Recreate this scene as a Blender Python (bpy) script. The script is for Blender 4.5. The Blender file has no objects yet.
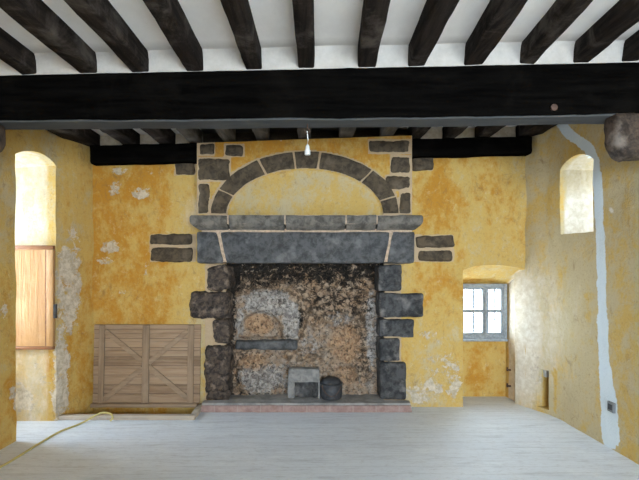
import bpy, bmesh, math, random
from mathutils import Vector, noise as mnoise

random.seed(7)
scene = bpy.context.scene
COL = scene.collection

# ------------------------------------------------------------------ camera
F = 426.0                                  # focal length in pixels of a 639 x 480 frame
EYE = 1.5                                  # camera height
VX, VY = 308.0, 262.0                      # principal point
cam_data = bpy.data.cameras.new('camera')
cam_data.sensor_fit = 'HORIZONTAL'
cam_data.sensor_width = 36.0
cam_data.lens = F / 639.0 * 36.0
cam_data.shift_x = (319.5 - VX) / 639.0
cam_data.shift_y = (VY - 240.0) / 639.0
cam_data.clip_start = 0.05
cam = bpy.data.objects.new('camera', cam_data)
cam.location = (0, 0, EYE)
cam.rotation_euler = (math.pi / 2, 0, 0)
COL.objects.link(cam)
scene.camera = cam

# ------------------------------------------------------------------ daylight
SKY_STRENGTH = 27.0
world = bpy.data.worlds.new('sky')
scene.world = world
world.use_nodes = True
bg = world.node_tree.nodes['Background']
bg.inputs['Color'].default_value = (0.72, 0.865, 1.0, 1)
bg.inputs['Strength'].default_value = SKY_STRENGTH

scene.view_settings.view_transform = 'Standard'
scene.view_settings.look = 'None'
scene.view_settings.gamma = 1.0
scene.view_settings.use_curve_mapping = False
scene.view_settings.exposure = 0.72
scene.cycles.max_bounces = 10
scene.cycles.diffuse_bounces = 6
scene.cycles.sample_clamp_indirect = 8.0


def portal(name, loc, rot, sx, sy):
    """daylight portal in a window opening (guides sky sampling, adds no light of its own)"""
    d = bpy.data.lights.new(name, 'AREA')
    d.shape = 'RECTANGLE'
    d.size, d.size_y = sx, sy
    d.cycles.is_portal = True
    o = bpy.data.objects.new(name, d)
    o.location = loc
    o.rotation_euler = rot
    COL.objects.link(o)


H = math.pi / 2
portal('window_portal', (-3.29, 3.71, 1.52), (0, -H, 0), 1.66, 0.60)
portal('window_portal', (3.16, 3.80, 2.12), (0, H, 0), 0.66, 0.48)
portal('window_portal', (1.90, 4.82, 0.96), (-H, 0, 0), 0.64, 0.62)
for wx in (0.45, 1.75):  # unseen rear openings, added to bring in fill light
    portal('window_portal', (wx, -2.66, 1.60), (H, 0, 0), 1.10, 1.40)


# ------------------------------------------------------------------ helpers
def at(px, py, D):
    return Vector(((px - VX) * D / F, D, EYE + (VY - py) * D / F))


def X(px, D):
    return (px - VX) * D / F


def Z(py, D):
    return EYE + (VY - py) * D / F


def nz(p, s=1.0, seed=0.0):
    return mnoise.noise(Vector((p[0] * s + seed, p[1] * s + seed * 1.7, p[2] * s - seed)))


def fbm(p, s=1.0, seed=0.0, octaves=4):
    return mnoise.fractal(Vector((p[0] * s + seed, p[1] * s + seed * 1.7, p[2] * s - seed)), 0.8, 2.0, octaves)


def sstep(a, b, x):
    if a == b:
        return 0.0 if x < a else 1.0
    t = max(0.0, min(1.0, (x - a) / (b - a)))
    return t * t * (3 - 2 * t)


def tag(o, label=None, cat=None, group=None, kind=None):
    if label:
        o['label'] = label
    if cat:
        o['category'] = cat
    if group:
        o['group'] = group
    if kind:
        o['kind'] = kind
    return o


def empty(name, loc, label, cat, group=None):
    o = bpy.data.objects.new(name, None)
    o.location = loc
    o.empty_display_size = 0.1
    COL.objects.link(o)
    return tag(o, label, cat, group)


def world_loc(o):
    v = Vector((0, 0, 0))
    while o is not None:
        v = v + o.location
        o = o.parent
    return v


def link_bm(name, bm, mat, parent=None, smooth=35, origin='center'):
    """bmesh in world coordinates -> ONE mesh object with its origin at its own base"""
    bmesh.ops.recalc_face_normals(bm, faces=bm.faces[:])
    if origin == 'center':
        xs = [v.co.x for v in bm.verts]; ys = [v.co.y for v in bm.verts]; zs = [v.co.z for v in bm.verts]
        c = Vector(((min(xs) + max(xs)) / 2, (min(ys) + max(ys)) / 2, min(zs)))
    else:
        c = Vector((0, 0, 0))
    for v in bm.verts:
        v.co -= c
    me = bpy.data.meshes.new(name)
    bm.to_mesh(me)
    bm.free()
    if smooth:
        me.shade_smooth()
        me.set_sharp_from_angle(angle=math.radians(smooth))
    o = bpy.data.objects.new(name, me)
    if mat:
        me.materials.append(mat)
    COL.objects.link(o)
    if parent is not None:
        o.parent = parent
        o.location = c - world_loc(parent)
    else:
        o.location = c
    return o


def add_box(bm, x0, x1, y0, y1, z0, z1, bevel=0.0, seg=2):
    vs = [bm.verts.new(p) for p in ((x0, y0, z0), (x1, y0, z0), (x1, y1, z0), (x0, y1, z0),
                                    (x0, y0, z1), (x1, y0, z1), (x1, y1, z1), (x0, y1, z1))]
    fs = [bm.faces.new([vs[i] for i in q]) for q in
          ((3, 2, 1, 0), (4, 5, 6, 7), (0, 1, 5, 4), (1, 2, 6, 5), (2, 3, 7, 6), (3, 0, 4, 7))]
    if bevel:
        es = set(e for f in fs for e in f.edges)
        bmesh.ops.bevel(bm, geom=list(es), offset=bevel, segments=seg, profile=0.5, affect='EDGES')


def add_prism(bm, pts, y0, y1, bevel=0.0):
    """closed outline pts [(x, z)] extruded from y0 to y1"""
    a = [bm.verts.new((x, y0, z)) for x, z in pts]
    b = [bm.verts.new((x, y1, z)) for x, z in pts]
    n = len(pts)
    fs = [bm.faces.new(a), bm.faces.new(b[::-1])]
    for i in range(n):
        j = (i + 1) % n
        fs.append(bm.faces.new((a[j], a[i], b[i], b[j])))
    if bevel:
        es = set(e for f in fs for e in f.edges)
        bmesh.ops.bevel(bm, geom=list(es), offset=bevel, segments=2, profile=0.5, affect='EDGES')


def add_tube(bm, pts, r, n=8, caps=True):
    rings = []
    up0 = Vector((0, 0, 1))
    for i, p in enumerate(pts):
        p = Vector(p)
        a = Vector(pts[max(0, i - 1)]); b = Vector(pts[min(len(pts) - 1, i + 1)])
        t = (b - a).normalized()
        u = t.cross(up0)
        if u.length < 1e-3:
            u = t.cross(Vector((1, 0, 0)))
        u.normalize()
        w = u.cross(t).normalized()
        rr = r[i] if isinstance(r, (list, tuple)) else r
        rings.append([bm.verts.new(p + (u * math.cos(k * 2 * math.pi / n) + w * math.sin(k * 2 * math.pi / n)) * rr)
                      for k in range(n)])
    for i in range(len(rings) - 1):
        for k in range(n):
            j = (k + 1) % n
            bm.faces.new((rings[i][k], rings[i][j], rings[i + 1][j], rings[i + 1][k]))
    if caps:
        bm.faces.new(rings[0][::-1]); bm.faces.new(rings[-1])


def add_lathe(bm, cx, cy, prof, n=24):
    rings = []
    for r, z in prof:
        rings.append([bm.verts.new((cx + r * math.cos(k * 2 * math.pi / n), cy + r * math.sin(k * 2 * math.pi / n), z))
                      for k in range(n)])
    for i in range(len(rings) - 1):
        for k in range(n):
            j = (k + 1) % n
            bm.faces.new((rings[i][k], rings[i][j], rings[i + 1][j], rings[i + 1][k]))
    bm.faces.new(rings[0][::-1]); bm.faces.new(rings[-1])


def catmull(pts, n=8):
    pts = [Vector(p) for p in pts]
    P = [pts[0] * 2 - pts[1]] + pts + [pts[-1] * 2 - pts[-2]]
    out = []
    for i in range(1, len(P) - 2):
        for k in range(n):
            t = k / n
            p0, p1, p2, p3 = P[i - 1], P[i], P[i + 1], P[i + 2]
            out.append(0.5 * ((2 * p1) + (p2 - p0) * t + (2 * p0 - 5 * p1 + 4 * p2 - p3) * t * t
                              + (3 * p1 - p0 - 3 * p2 + p3) * t ** 3))
    out.append(pts[-1])
    return out


def add_stone(bm, quad, y0, y1, amp=0.006, k=9.0, cell=0.03, seed=0.0, freq=9.0):
    """rough rounded stone: quad = 4 corners (x, z) bl, br, tr, tl; front y0, back y1"""
    w = max((Vector(quad[1]) - Vector(quad[0])).length, (Vector(quad[2]) - Vector(quad[3])).length)
    h = max((Vector(quad[3]) - Vector(quad[0])).length, (Vector(quad[2]) - Vector(quad[1])).length)
    d = y1 - y0
    n = [max(4, min(40, int(s / cell))) for s in (w, d, h)]
    cache = {}

    def vert(i, j, l):
        key = (i, j, l)
        if key in cache:
            return cache[key]
        p = [2 * i / n[0] - 1, 2 * j / n[1] - 1, 2 * l / n[2] - 1]
        half = [w / 2, d / 2, h / 2]
        # rounded box: pull the edges in with a radius relative to the smallest side
        rad = min(half) * (2.2 / k)
        q = [p[a] * half[a] for a in range(3)]
        inner = [max(-(half[a] - rad), min(half[a] - rad, q[a])) for a in range(3)]
        dv = Vector([q[a] - inner[a] for a in range(3)])
        if dv.length > rad:
            dv = dv.normalized() * rad
        q = [inner[a] + dv[a] for a in range(3)]
        u, v, t = (q[0] / half[0] + 1) / 2, (q[1] / half[1] + 1) / 2, (q[2] / half[2] + 1) / 2
        bx = (quad[0][0] * (1 - u) + quad[1][0] * u) * (1 - t) + (quad[3][0] * (1 - u) + quad[2][0] * u) * t
        bz = (quad[0][1] * (1 - u) + quad[1][1] * u) * (1 - t) + (quad[3][1] * (1 - u) + quad[2][1] * u) * t
        co = Vector((bx, y0 + d * v, bz))
        co += Vector((fbm(co, freq, seed + 3), fbm(co, freq, seed + 11), fbm(co, freq, seed + 29))) * amp
        cache[key] = bm.verts.new(co)
        return cache[key]

    def face(a, b, c, e):
        bm.faces.new((a, b, c, e))

    for i in range(n[0]):
        for l in range(n[2]):
            for j in (0, n[1]):
                face(vert(i, j, l), vert(i + 1, j, l), vert(i + 1, j, l + 1), vert(i, j, l + 1))
    for j in range(n[1]):
        for l in range(n[2]):
            for i in (0, n[0]):
                face(vert(i, j, l), vert(i, j + 1, l), vert(i, j + 1, l + 1), vert(i, j, l + 1))
    for i in range(n[0]):
        for j in range(n[1]):
            for l in (0, n[2]):
                face(vert(i, j, l), vert(i + 1, j, l), vert(i + 1, j + 1, l), vert(i, j + 1, l))


def attr(me, name, fn):
    a = me.attributes.new(name, 'FLOAT', 'POINT')
    a.data.foreach_set('value', [float(fn(v.co)) for v in me.vertices])


# ------------------------------------------------------------------ materials
class NT:
    def __init__(self, name):
        self.m = bpy.data.materials.new(name)
        self.m.use_nodes = True
        self.t = self.m.node_tree
        self.b = self.t.nodes['Principled BSDF']
        self.b.inputs['Specular IOR Level'].default_value = 0.3

    def n(self, kind, **kw):
        nd = self.t.nodes.new(kind)
        for k, v in kw.items():
            setattr(nd, k, v)
        return nd

    def l(self, a, b):
        self.t.links.new(a, b)

    def put(self, sock, v):
        if hasattr(v, 'links') or isinstance(v, bpy.types.NodeSocket):
            self.l(v, sock)
        elif isinstance(v, (tuple, list)) and len(v) == 3 and sock.type == 'RGBA':
            sock.default_value = (*v, 1)
        else:
            sock.default_value = v

    def coord(self, scale=(1, 1, 1), rand=False):
        tc = self.n('ShaderNodeTexCoord')
        mp = self.n('ShaderNodeMapping')
        mp.inputs['Scale'].default_value = scale
        self.l(tc.outputs['Object'], mp.inputs['Vector'])
        if rand:
            oi = self.n('ShaderNodeObjectInfo')
            mul = self.math('MULTIPLY', oi.outputs['Random'], 37.0)
            cb = self.n('ShaderNodeCombineXYZ')
            for i in range(3):
                self.l(mul, cb.inputs[i])
            self.l(cb.outputs[0], mp.inputs['Location'])
        return mp.outputs['Vector']

    def math(self, op, a, b=None, clamp=False):
        nd = self.n('ShaderNodeMath', operation=op, use_clamp=clamp)
        self.put(nd.inputs[0], a)
        if b is not None:
            self.put(nd.inputs[1], b)
        return nd.outputs[0]

    def noise(self, vec, scale, detail=5, rough=0.6, dist=0.0):
        nd = self.n('ShaderNodeTexNoise')
        nd.inputs['Scale'].default_value = scale
        nd.inputs['Detail'].default_value = detail
        nd.inputs['Roughness'].default_value = rough
        nd.inputs['Distortion'].default_value = dist
        self.l(vec, nd.inputs['Vector'])
        return nd.outputs['Fac']

    def step(self, v, a, b, lo=0.0, hi=1.0):
        nd = self.n('ShaderNodeMapRange', interpolation_type='SMOOTHSTEP')
        self.put(nd.inputs['Value'], v)
        nd.inputs['From Min'].default_value = a
        nd.inputs['From Max'].default_value = b
        nd.inputs['To Min'].default_value = lo
        nd.inputs['To Max'].default_value = hi
        return nd.outputs['Result']

    def mix(self, f, a, b, blend='MIX'):
        nd = self.n('ShaderNodeMix', data_type='RGBA', blend_type=blend)
        self.put(nd.inputs[0], f)
        self.put(nd.inputs[6], a)
        self.put(nd.inputs[7], b)
        return nd.outputs[2]

    def attr(self, name):
        nd = self.n('ShaderNodeAttribute')
        nd.attribute_name = name
        return nd.outputs['Fac']

    def bump(self, h, strength=0.4, dist=0.01):
        nd = self.n('ShaderNodeBump')
        nd.inputs['Strength'].default_value = strength
        nd.inputs['Distance'].default_value = dist
        self.l(h, nd.inputs['Height'])
        self.l(nd.outputs[0], self.b.inputs['Normal'])

    def done(self, color, rough=0.8):
        self.put(self.b.inputs['Base Color'], color)
        self.put(self.b.inputs['Roughness'], rough)
        return self.m


def mat_plaster():
    t = NT('limewashed_plaster')
    v = t.coord()
    vs = t.coord((1, 1, 0.6))
    big = t.noise(v, 1.7, 4, 0.6)
    med = t.noise(vs, 6.0, 9, 0.74, 0.25)
    med2 = t.noise(v, 17, 7, 0.72, 0.3)
    fine = t.noise(v, 48, 5, 0.7)
    tone = t.attr('tone')
    k = t.math('ADD', tone, t.math('MULTIPLY', t.math('SUBTRACT', med, 0.5), 2.0))
    k = t.math('ADD', k, t.math('MULTIPLY', t.math('SUBTRACT', med2, 0.5), 0.9))
    k = t.math('ADD', k, t.math('MULTIPLY', t.math('SUBTRACT', big, 0.5), 1.0), clamp=True)
    c = t.mix(t.step(k, 0.0, 0.5), (0.505, 0.415, 0.25), (0.56, 0.375, 0.115))
    c = t.mix(t.step(k, 0.5, 1.0), c, (0.49, 0.235, 0.032))
    # thin washed out spots and brown speckle
    spots = t.step(t.noise(v, 13, 8, 0.75, 0.3), 0.56, 0.68)
    c = t.mix(t.math('MULTIPLY', spots, 0.45), c, (0.62, 0.50, 0.29))
    dirt = t.step(t.noise(vs, 9, 10, 0.8, 0.8), 0.54, 0.68)
    c = t.mix(t.math('MULTIPLY', dirt, 0.62), c, (0.25, 0.15, 0.065))
    c = t.mix(t.math('MULTIPLY', t.step(fine, 0.52, 0.72), 0.40), c, (0.27, 0.175, 0.085))
    # thin white limewash, streaky; also window light painted onto reveals
    wa = t.math('ADD', t.attr('wash_and_light'), t.math('MULTIPLY', t.math('SUBTRACT', t.noise(t.coord((1, 1, 0.35)), 9, 8, 0.72, 0.4), 0.5), 1.0), clamp=True)
    wa = t.math('MULTIPLY', t.step(wa, 0.15, 0.85), t.step(t.attr('wash_and_light'), 0.0, 0.25))
    c = t.mix(t.math('MULTIPLY', wa, 0.88), c, t.mix(t.step(med2, 0.35, 0.65), (0.60, 0.53, 0.43), (0.76, 0.72, 0.65)))
    # flaked off limewash
    wn = t.noise(v, 7.5, 9, 0.76, 0.2)
    wm = t.step(t.math('ADD', wn, t.math('MULTIPLY', t.attr('white'), 0.6)), 0.66, 0.72)
    wc = t.mix(t.step(med2, 0.35, 0.65), (0.40, 0.345, 0.28), (0.70, 0.63, 0.53))
    c = t.mix(t.math('MULTIPLY', wm, 0.85), c, wc)
    # grey repair plaster
    g = t.step(t.math('ADD', t.attr('grey'), t.math('MULTIPLY', t.math('SUBTRACT', wn, 0.5), 1.7)), 0.4, 0.6)
    c = t.mix(g, c, t.mix(med, (0.52, 0.60, 0.65), (0.74, 0.79, 0.82)))
    # mortar around the stones
    mo = t.step(t.math('ADD', t.attr('mortar'), t.math('MULTIPLY', t.math('SUBTRACT', wn, 0.5), 1.2)), 0.45, 0.6)
    c = t.mix(t.math('MULTIPLY', mo, 0.9), c, t.mix(fine, (0.38, 0.27, 0.17), (0.58, 0.45, 0.31)))
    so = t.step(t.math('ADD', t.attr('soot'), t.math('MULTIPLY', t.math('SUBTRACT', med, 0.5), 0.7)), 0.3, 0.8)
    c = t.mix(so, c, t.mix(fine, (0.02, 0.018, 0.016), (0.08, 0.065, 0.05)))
    h = t.math('ADD', t.math('MULTIPLY', med, 1.0), t.math('MULTIPLY', med2, 0.6))
    h = t.math('ADD', h, t.math('MULTIPLY', fine, 0.3))
    h = t.math('SUBTRACT', h, t.math('MULTIPLY', wm, 0.5))
    t.bump(h, 0.5, 0.02)
    t.b.inputs['Specular IOR Level'].default_value = 0.15
    return t.done(c, 0.95)


def mat_stone(name, a, b, c3, spec=0.3, rough=0.75, scale=14):
    t = NT(name)
    v = t.coord(rand=True)
    n1 = t.noise(v, scale, 7, 0.7, 0.3)
    n2 = t.noise(v, scale * 4, 5, 0.7)
    n3 = t.noise(v, scale * 0.45, 4, 0.6)
    c = t.mix(t.step(n1, 0.36, 0.62), a, b)
    c = t.mix(t.math('MULTIPLY', t.step(n3, 0.52, 0.72), 0.6), c, c3)
    c = t.mix(t.math('MULTIPLY', t.step(n2, 0.62, 0.78), 0.5), c, c3)
    t.bump(t.math('ADD', n1, t.math('MULTIPLY', n2, 0.5)), 0.5, 0.012)
    t.b.inputs['Specular IOR Level'].default_value = spec
    return t.done(c, rough)


def mat_wood(name, dark, mid, light, along='y', light_amt=0.5, rough=0.7, scale=1.0, spec=0.3, lit_under=None):
    t = NT(name)
    s = {'x': (0.9, 11, 11), 'y': (11, 0.9, 11), 'z': (11, 11, 0.9)}[along]
    s = tuple(q * scale for q in s)
    v = t.coord(s, rand=True)
    v2 = t.coord(rand=True)
    g = t.noise(v, 2.2, 6, 0.65, 0.4)
    w = t.noise(v2, 3.2, 6, 0.7, 0.5)
    c = t.mix(t.step(g, 0.3, 0.7), dark, mid)
    c = t.mix(t.math('MULTIPLY', t.step(w, 0.48, 0.72), light_amt), c, light)
    f = t.noise(v2, 40, 4, 0.7)
    c = t.mix(t.math('MULTIPLY', t.step(f, 0.6, 0.8), 0.3), c, light)
    if lit_under:  # paler mix where light from the floor is painted on
        m = t.step(t.math('ADD', t.attr('lit_under'), t.math('MULTIPLY', t.math('SUBTRACT', w, 0.5), 0.8)), 0.3, 0.7)
        c = t.mix(m, c, t.mix(g, tuple(q * 0.6 for q in lit_under), lit_under))
    t.bump(t.math('ADD', g, t.math('MULTIPLY', w, 0.8)), 0.6, 0.014)
    t.b.inputs['Specular IOR Level'].default_value = spec
    return t.done(c, rough)


def mat_planks(name, axis, width, dark, mid, light):
    """wood planks: axis = index of the coordinate that steps across planks"""
    t = NT(name)
    tc = t.n('ShaderNodeTexCoord')
    sp = t.n('ShaderNodeSeparateXYZ')
    t.l(tc.outputs['Object'], sp.inputs[0])
    q = t.math('DIVIDE', sp.outputs[axis], width)
    idx = t.math('FLOOR', q)
    wn = t.n('ShaderNodeTexWhiteNoise', noise_dimensions='1D')
    t.l(idx, wn.inputs['W'])
    cb = t.n('ShaderNodeCombineXYZ')
    t.l(t.math('MULTIPLY', sp.outputs[0], 1.2), cb.inputs[0])
    t.l(t.math('MULTIPLY', wn.outputs['Value'], 40.0), cb.inputs[1])
    t.l(t.math('MULTIPLY', sp.outputs[2], 16.0), cb.inputs[2])
    g = t.noise(cb.outputs[0], 2.5, 6, 0.65, 0.5)
    c = t.mix(wn.outputs['Value'], dark, mid)
    c = t.mix(t.math('MULTIPLY', t.step(g, 0.35, 0.7), 0.6), c, light)
    fr = t.math('FRACT', q)
    gap = t.math('LESS_THAN', fr, 0.05)
    c = t.mix(t.math('MULTIPLY', gap, 0.75), c, (0.05, 0.03, 0.02))
    t.bump(t.math('SUBTRACT', g, t.math('MULTIPLY', gap, 3.0)), 0.3, 0.006)
    return t.done(c, 0.7)


def mat_floor():
    t = NT('worn_painted_boards')
    tc = t.n('ShaderNodeTexCoord')
    sp = t.n('ShaderNodeSeparateXYZ')
    t.l(tc.outputs['Object'], sp.inputs[0])
    wob = t.noise(t.coord(), 1.2, 2, 0.5)
    q = t.math('DIVIDE', t.math('ADD', sp.outputs[1], t.math('MULTIPLY', wob, 0.06)), 0.105)
    idx = t.math('FLOOR', q)
    wn = t.n('ShaderNodeTexWhiteNoise', noise_dimensions='1D')
    t.l(idx, wn.inputs['W'])
    cb = t.n('ShaderNodeCombineXYZ')
    t.l(t.math('ADD', sp.outputs[0], t.math('MULTIPLY', wn.outputs['Value'], 31.0)), cb.inputs[0])
    t.l(t.math('MULTIPLY', sp.outputs[1], 7.0), cb.inputs[1])
    g = t.noise(cb.outputs[0], 2.2, 10, 0.78, 0.5)
    big = t.noise(t.coord((1, 1.6, 1)), 2.6, 6, 0.7)
    fine = t.noise(t.coord((1, 2.4, 1)), 16, 8, 0.78, 0.3)
    c = t.mix(t.step(wn.outputs['Value'], 0, 1), (0.64, 0.68, 0.74), (0.67, 0.71, 0.765))
    c = t.mix(t.math('MULTIPLY', t.step(g, 0.48, 0.66), 0.6), c, (0.42, 0.44, 0.48))
    c = t.mix(t.math('MULTIPLY', t.step(big, 0.5, 0.7), 0.4), c, (0.77, 0.80, 0.83))
    c = t.mix(t.math('MULTIPLY', t.step(fine, 0.50, 0.66), 0.5), c, (0.45, 0.45, 0.47))
    c = t.mix(t.math('MULTIPLY', t.math('LESS_THAN', t.math('FRACT', q), 0.05), t.math('MULTIPLY', big, 0.45)), c, (0.22, 0.21, 0.21))
    t.bump(t.math('ADD', g, t.math('MULTIPLY', fine, 0.6)), 0.35, 0.008)
    t.b.inputs['Specular IOR Level'].default_value = 0.35
    return t.done(c, 0.55)


def mat_ceiling():
    t = NT('white_ceiling_plaster')
    v = t.coord((1, 0.6, 1))
    n1 = t.noise(v, 4, 6, 0.65)
    n2 = t.noise(v, 25, 5, 0.7)
    c = t.mix(t.step(n1, 0.3, 0.7), (0.77, 0.725, 0.68), (0.87, 0.83, 0.785))
    c = t.mix(t.math('MULTIPLY', t.step(n2, 0.58, 0.8), 0.3), c, (0.55, 0.52, 0.47))
    du = t.math('MULTIPLY', t.attr('dust_dimming'), t.step(t.noise(t.coord(), 9, 7, 0.75), 0.2, 0.8, 0.65, 1.0))
    c = t.mix(t.math('MULTIPLY', du, 0.95), c, (0.40, 0.37, 0.335))
    so = t.step(t.attr('soot'), 0.3, 0.8)
    c = t.mix(so, c, t.mix(n1, (0.012, 0.011, 0.010), (0.045, 0.04, 0.036)))
    t.bump(t.math('ADD', n1, t.math('MULTIPLY', n2, 0.3)), 0.25, 0.012)
    return t.done(c, 0.92)


def mat_firewall():
    t = NT('burnt_clay_and_rubble')
    v = t.coord((1, 1, 1))
    n1 = t.noise(v, 6, 7, 0.7, 0.6)
    n2 = t.noise(v, 17, 7, 0.72, 1.0)
    n4 = t.noise(v, 12, 8, 0.75, 0.6)
    n5 = t.noise(v, 30, 5, 0.68, 1.0)
    vo = t.n('ShaderNodeTexVoronoi')
    vo.inputs['Scale'].default_value = 17
    vm = t.n('ShaderNodeMix', data_type='VECTOR')
    nv = t.n('ShaderNodeTexNoise')
    nv.inputs['Scale'].default_value = 13
    t.l(v, nv.inputs['Vector'])
    va = t.n('ShaderNodeVectorMath', operation='MULTIPLY_ADD')
    t.l(nv.outputs['Color'], va.inputs[0])
    va.inputs[1].default_value = (0.11, 0.11, 0.11)
    t.l(v, va.inputs[2])
    t.l(va.outputs[0], vo.inputs['Vector'])
    cell = t.n('ShaderNodeSeparateColor')
    t.l(vo.outputs['Color'], cell.inputs[0])
    rnd = cell.outputs[0]
    crumb = t.mix(rnd, (0.26, 0.15, 0.085), (0.60, 0.46, 0.33))
    c = t.mix(t.step(n1, 0.35, 0.65), (0.40, 0.25, 0.145), (0.52, 0.40, 0.30))
    c = t.mix(0.5, c, crumb)
    crack = t.math('MULTIPLY', t.step(vo.outputs['Distance'], 0.28, 0.62), t.step(n4, 0.38, 0.52))
    c = t.mix(t.math('MULTIPLY', crack, t.math('ADD', t.math('MULTIPLY', t.attr('crumb'), 0.55), 0.42)), c, (0.035, 0.026, 0.02))
    sm = t.step(t.math('ADD', t.math('MULTIPLY', t.attr('crumb'), -1.0), t.math('MULTIPLY', n1, 1.3)), 0.30, 0.60)
    c = t.mix(t.math('MULTIPLY', sm, 0.45), c, t.mix(t.step(n4, 0.42, 0.58), (0.40, 0.28, 0.19), (0.60, 0.52, 0.44)))
    li = t.step(t.math('ADD', t.attr('lime'), t.math('MULTIPLY', t.math('SUBTRACT', n4, 0.5), 1.4)), 0.35, 0.60)
    c = t.mix(t.math('MULTIPLY', li, 0.92), c, t.mix(t.step(n2, 0.40, 0.60), (0.58, 0.535, 0.49), (0.25, 0.225, 0.21)))
    oc = t.step(t.math('ADD', t.attr('clay'), t.math('MULTIPLY', t.math('SUBTRACT', n4, 0.5), 1.1)), 0.35, 0.60)
    c = t.mix(t.math('MULTIPLY', oc, 0.85), c, t.mix(t.step(n2, 0.40, 0.64), (0.62, 0.40, 0.235), (0.28, 0.15, 0.08)))
    so = t.step(t.math('ADD', t.attr('soot'), t.math('MULTIPLY', t.math('SUBTRACT', n2, 0.5), 2.2)), 0.40, 0.62)
    c = t.mix(t.math('MULTIPLY', so, 0.95), c, t.mix(t.step(n5, 0.5, 0.7), (0.012, 0.011, 0.010), (0.07, 0.06, 0.05)))
    c = t.mix(t.math('MULTIPLY', t.step(n5, 0.52, 0.60), 0.72), c, (0.045, 0.034, 0.027))
    t.bump(t.math('ADD', n4, t.math('MULTIPLY', n2, 1.0)), 0.9, 0.03)
    t.b.inputs['Specular IOR Level'].default_value = 0.15
    return t.done(c, 0.95)


def mat_simple(name, col, rough=0.5, metal=0.0, var=0.25, scale=30, spec=0.3):
    t = NT(name)
    v = t.coord(rand=True)
    n1 = t.noise(v, scale, 5, 0.7)
    dk = tuple(c * (1 - var) for c in col)
    lt = tuple(min(1, c * (1 + var)) for c in col)
    t.b.inputs['Metallic'].default_value = metal
    t.b.inputs['Specular IOR Level'].default_value = spec
    t.bump(n1, 0.15, 0.004)
    return t.done(t.mix(t.step(n1, 0.3, 0.7), dk, lt), rough)


def mat_brick():
    t = NT('red_hearth_brick')
    v = t.coord()
    n1 = t.noise(v, 14, 6, 0.7)
    c = t.mix(t.step(n1, 0.3, 0.7), (0.25, 0.155, 0.135), (0.36, 0.255, 0.23))
    tc = t.n('ShaderNodeTexCoord')
    sp = t.n('ShaderNodeSeparateXYZ')
    t.l(tc.outputs['Object'], sp.inputs[0])
    j = t.math('LESS_THAN', t.math('FRACT', t.math('DIVIDE', sp.outputs[0], 0.23)), 0.05)
    c = t.mix(t.math('MULTIPLY', j, 0.35), c, (0.40, 0.35, 0.32))
    t.bump(n1, 0.4, 0.01)
    return t.done(c, 0.85)


def mat_glass(name='window_glass', tint=(0.95, 0.97, 0.98)):
    t = NT(name)
    out = t.t.nodes['Material Output']
    tr = t.n('ShaderNodeBsdfTransparent')
    tr.inputs[0].default_value = (*tint, 1)
    gl = t.n('ShaderNodeBsdfGlossy')
    gl.inputs['Roughness'].default_value = 0.02
    mx = t.n('ShaderNodeMixShader')
    mx.inputs[0].default_value = 0.06
    t.l(tr.outputs[0], mx.inputs[1]); t.l(gl.outputs[0], mx.inputs[2])
    t.l(mx.outputs[0], out.inputs['Surface'])
    return t.m


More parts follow.
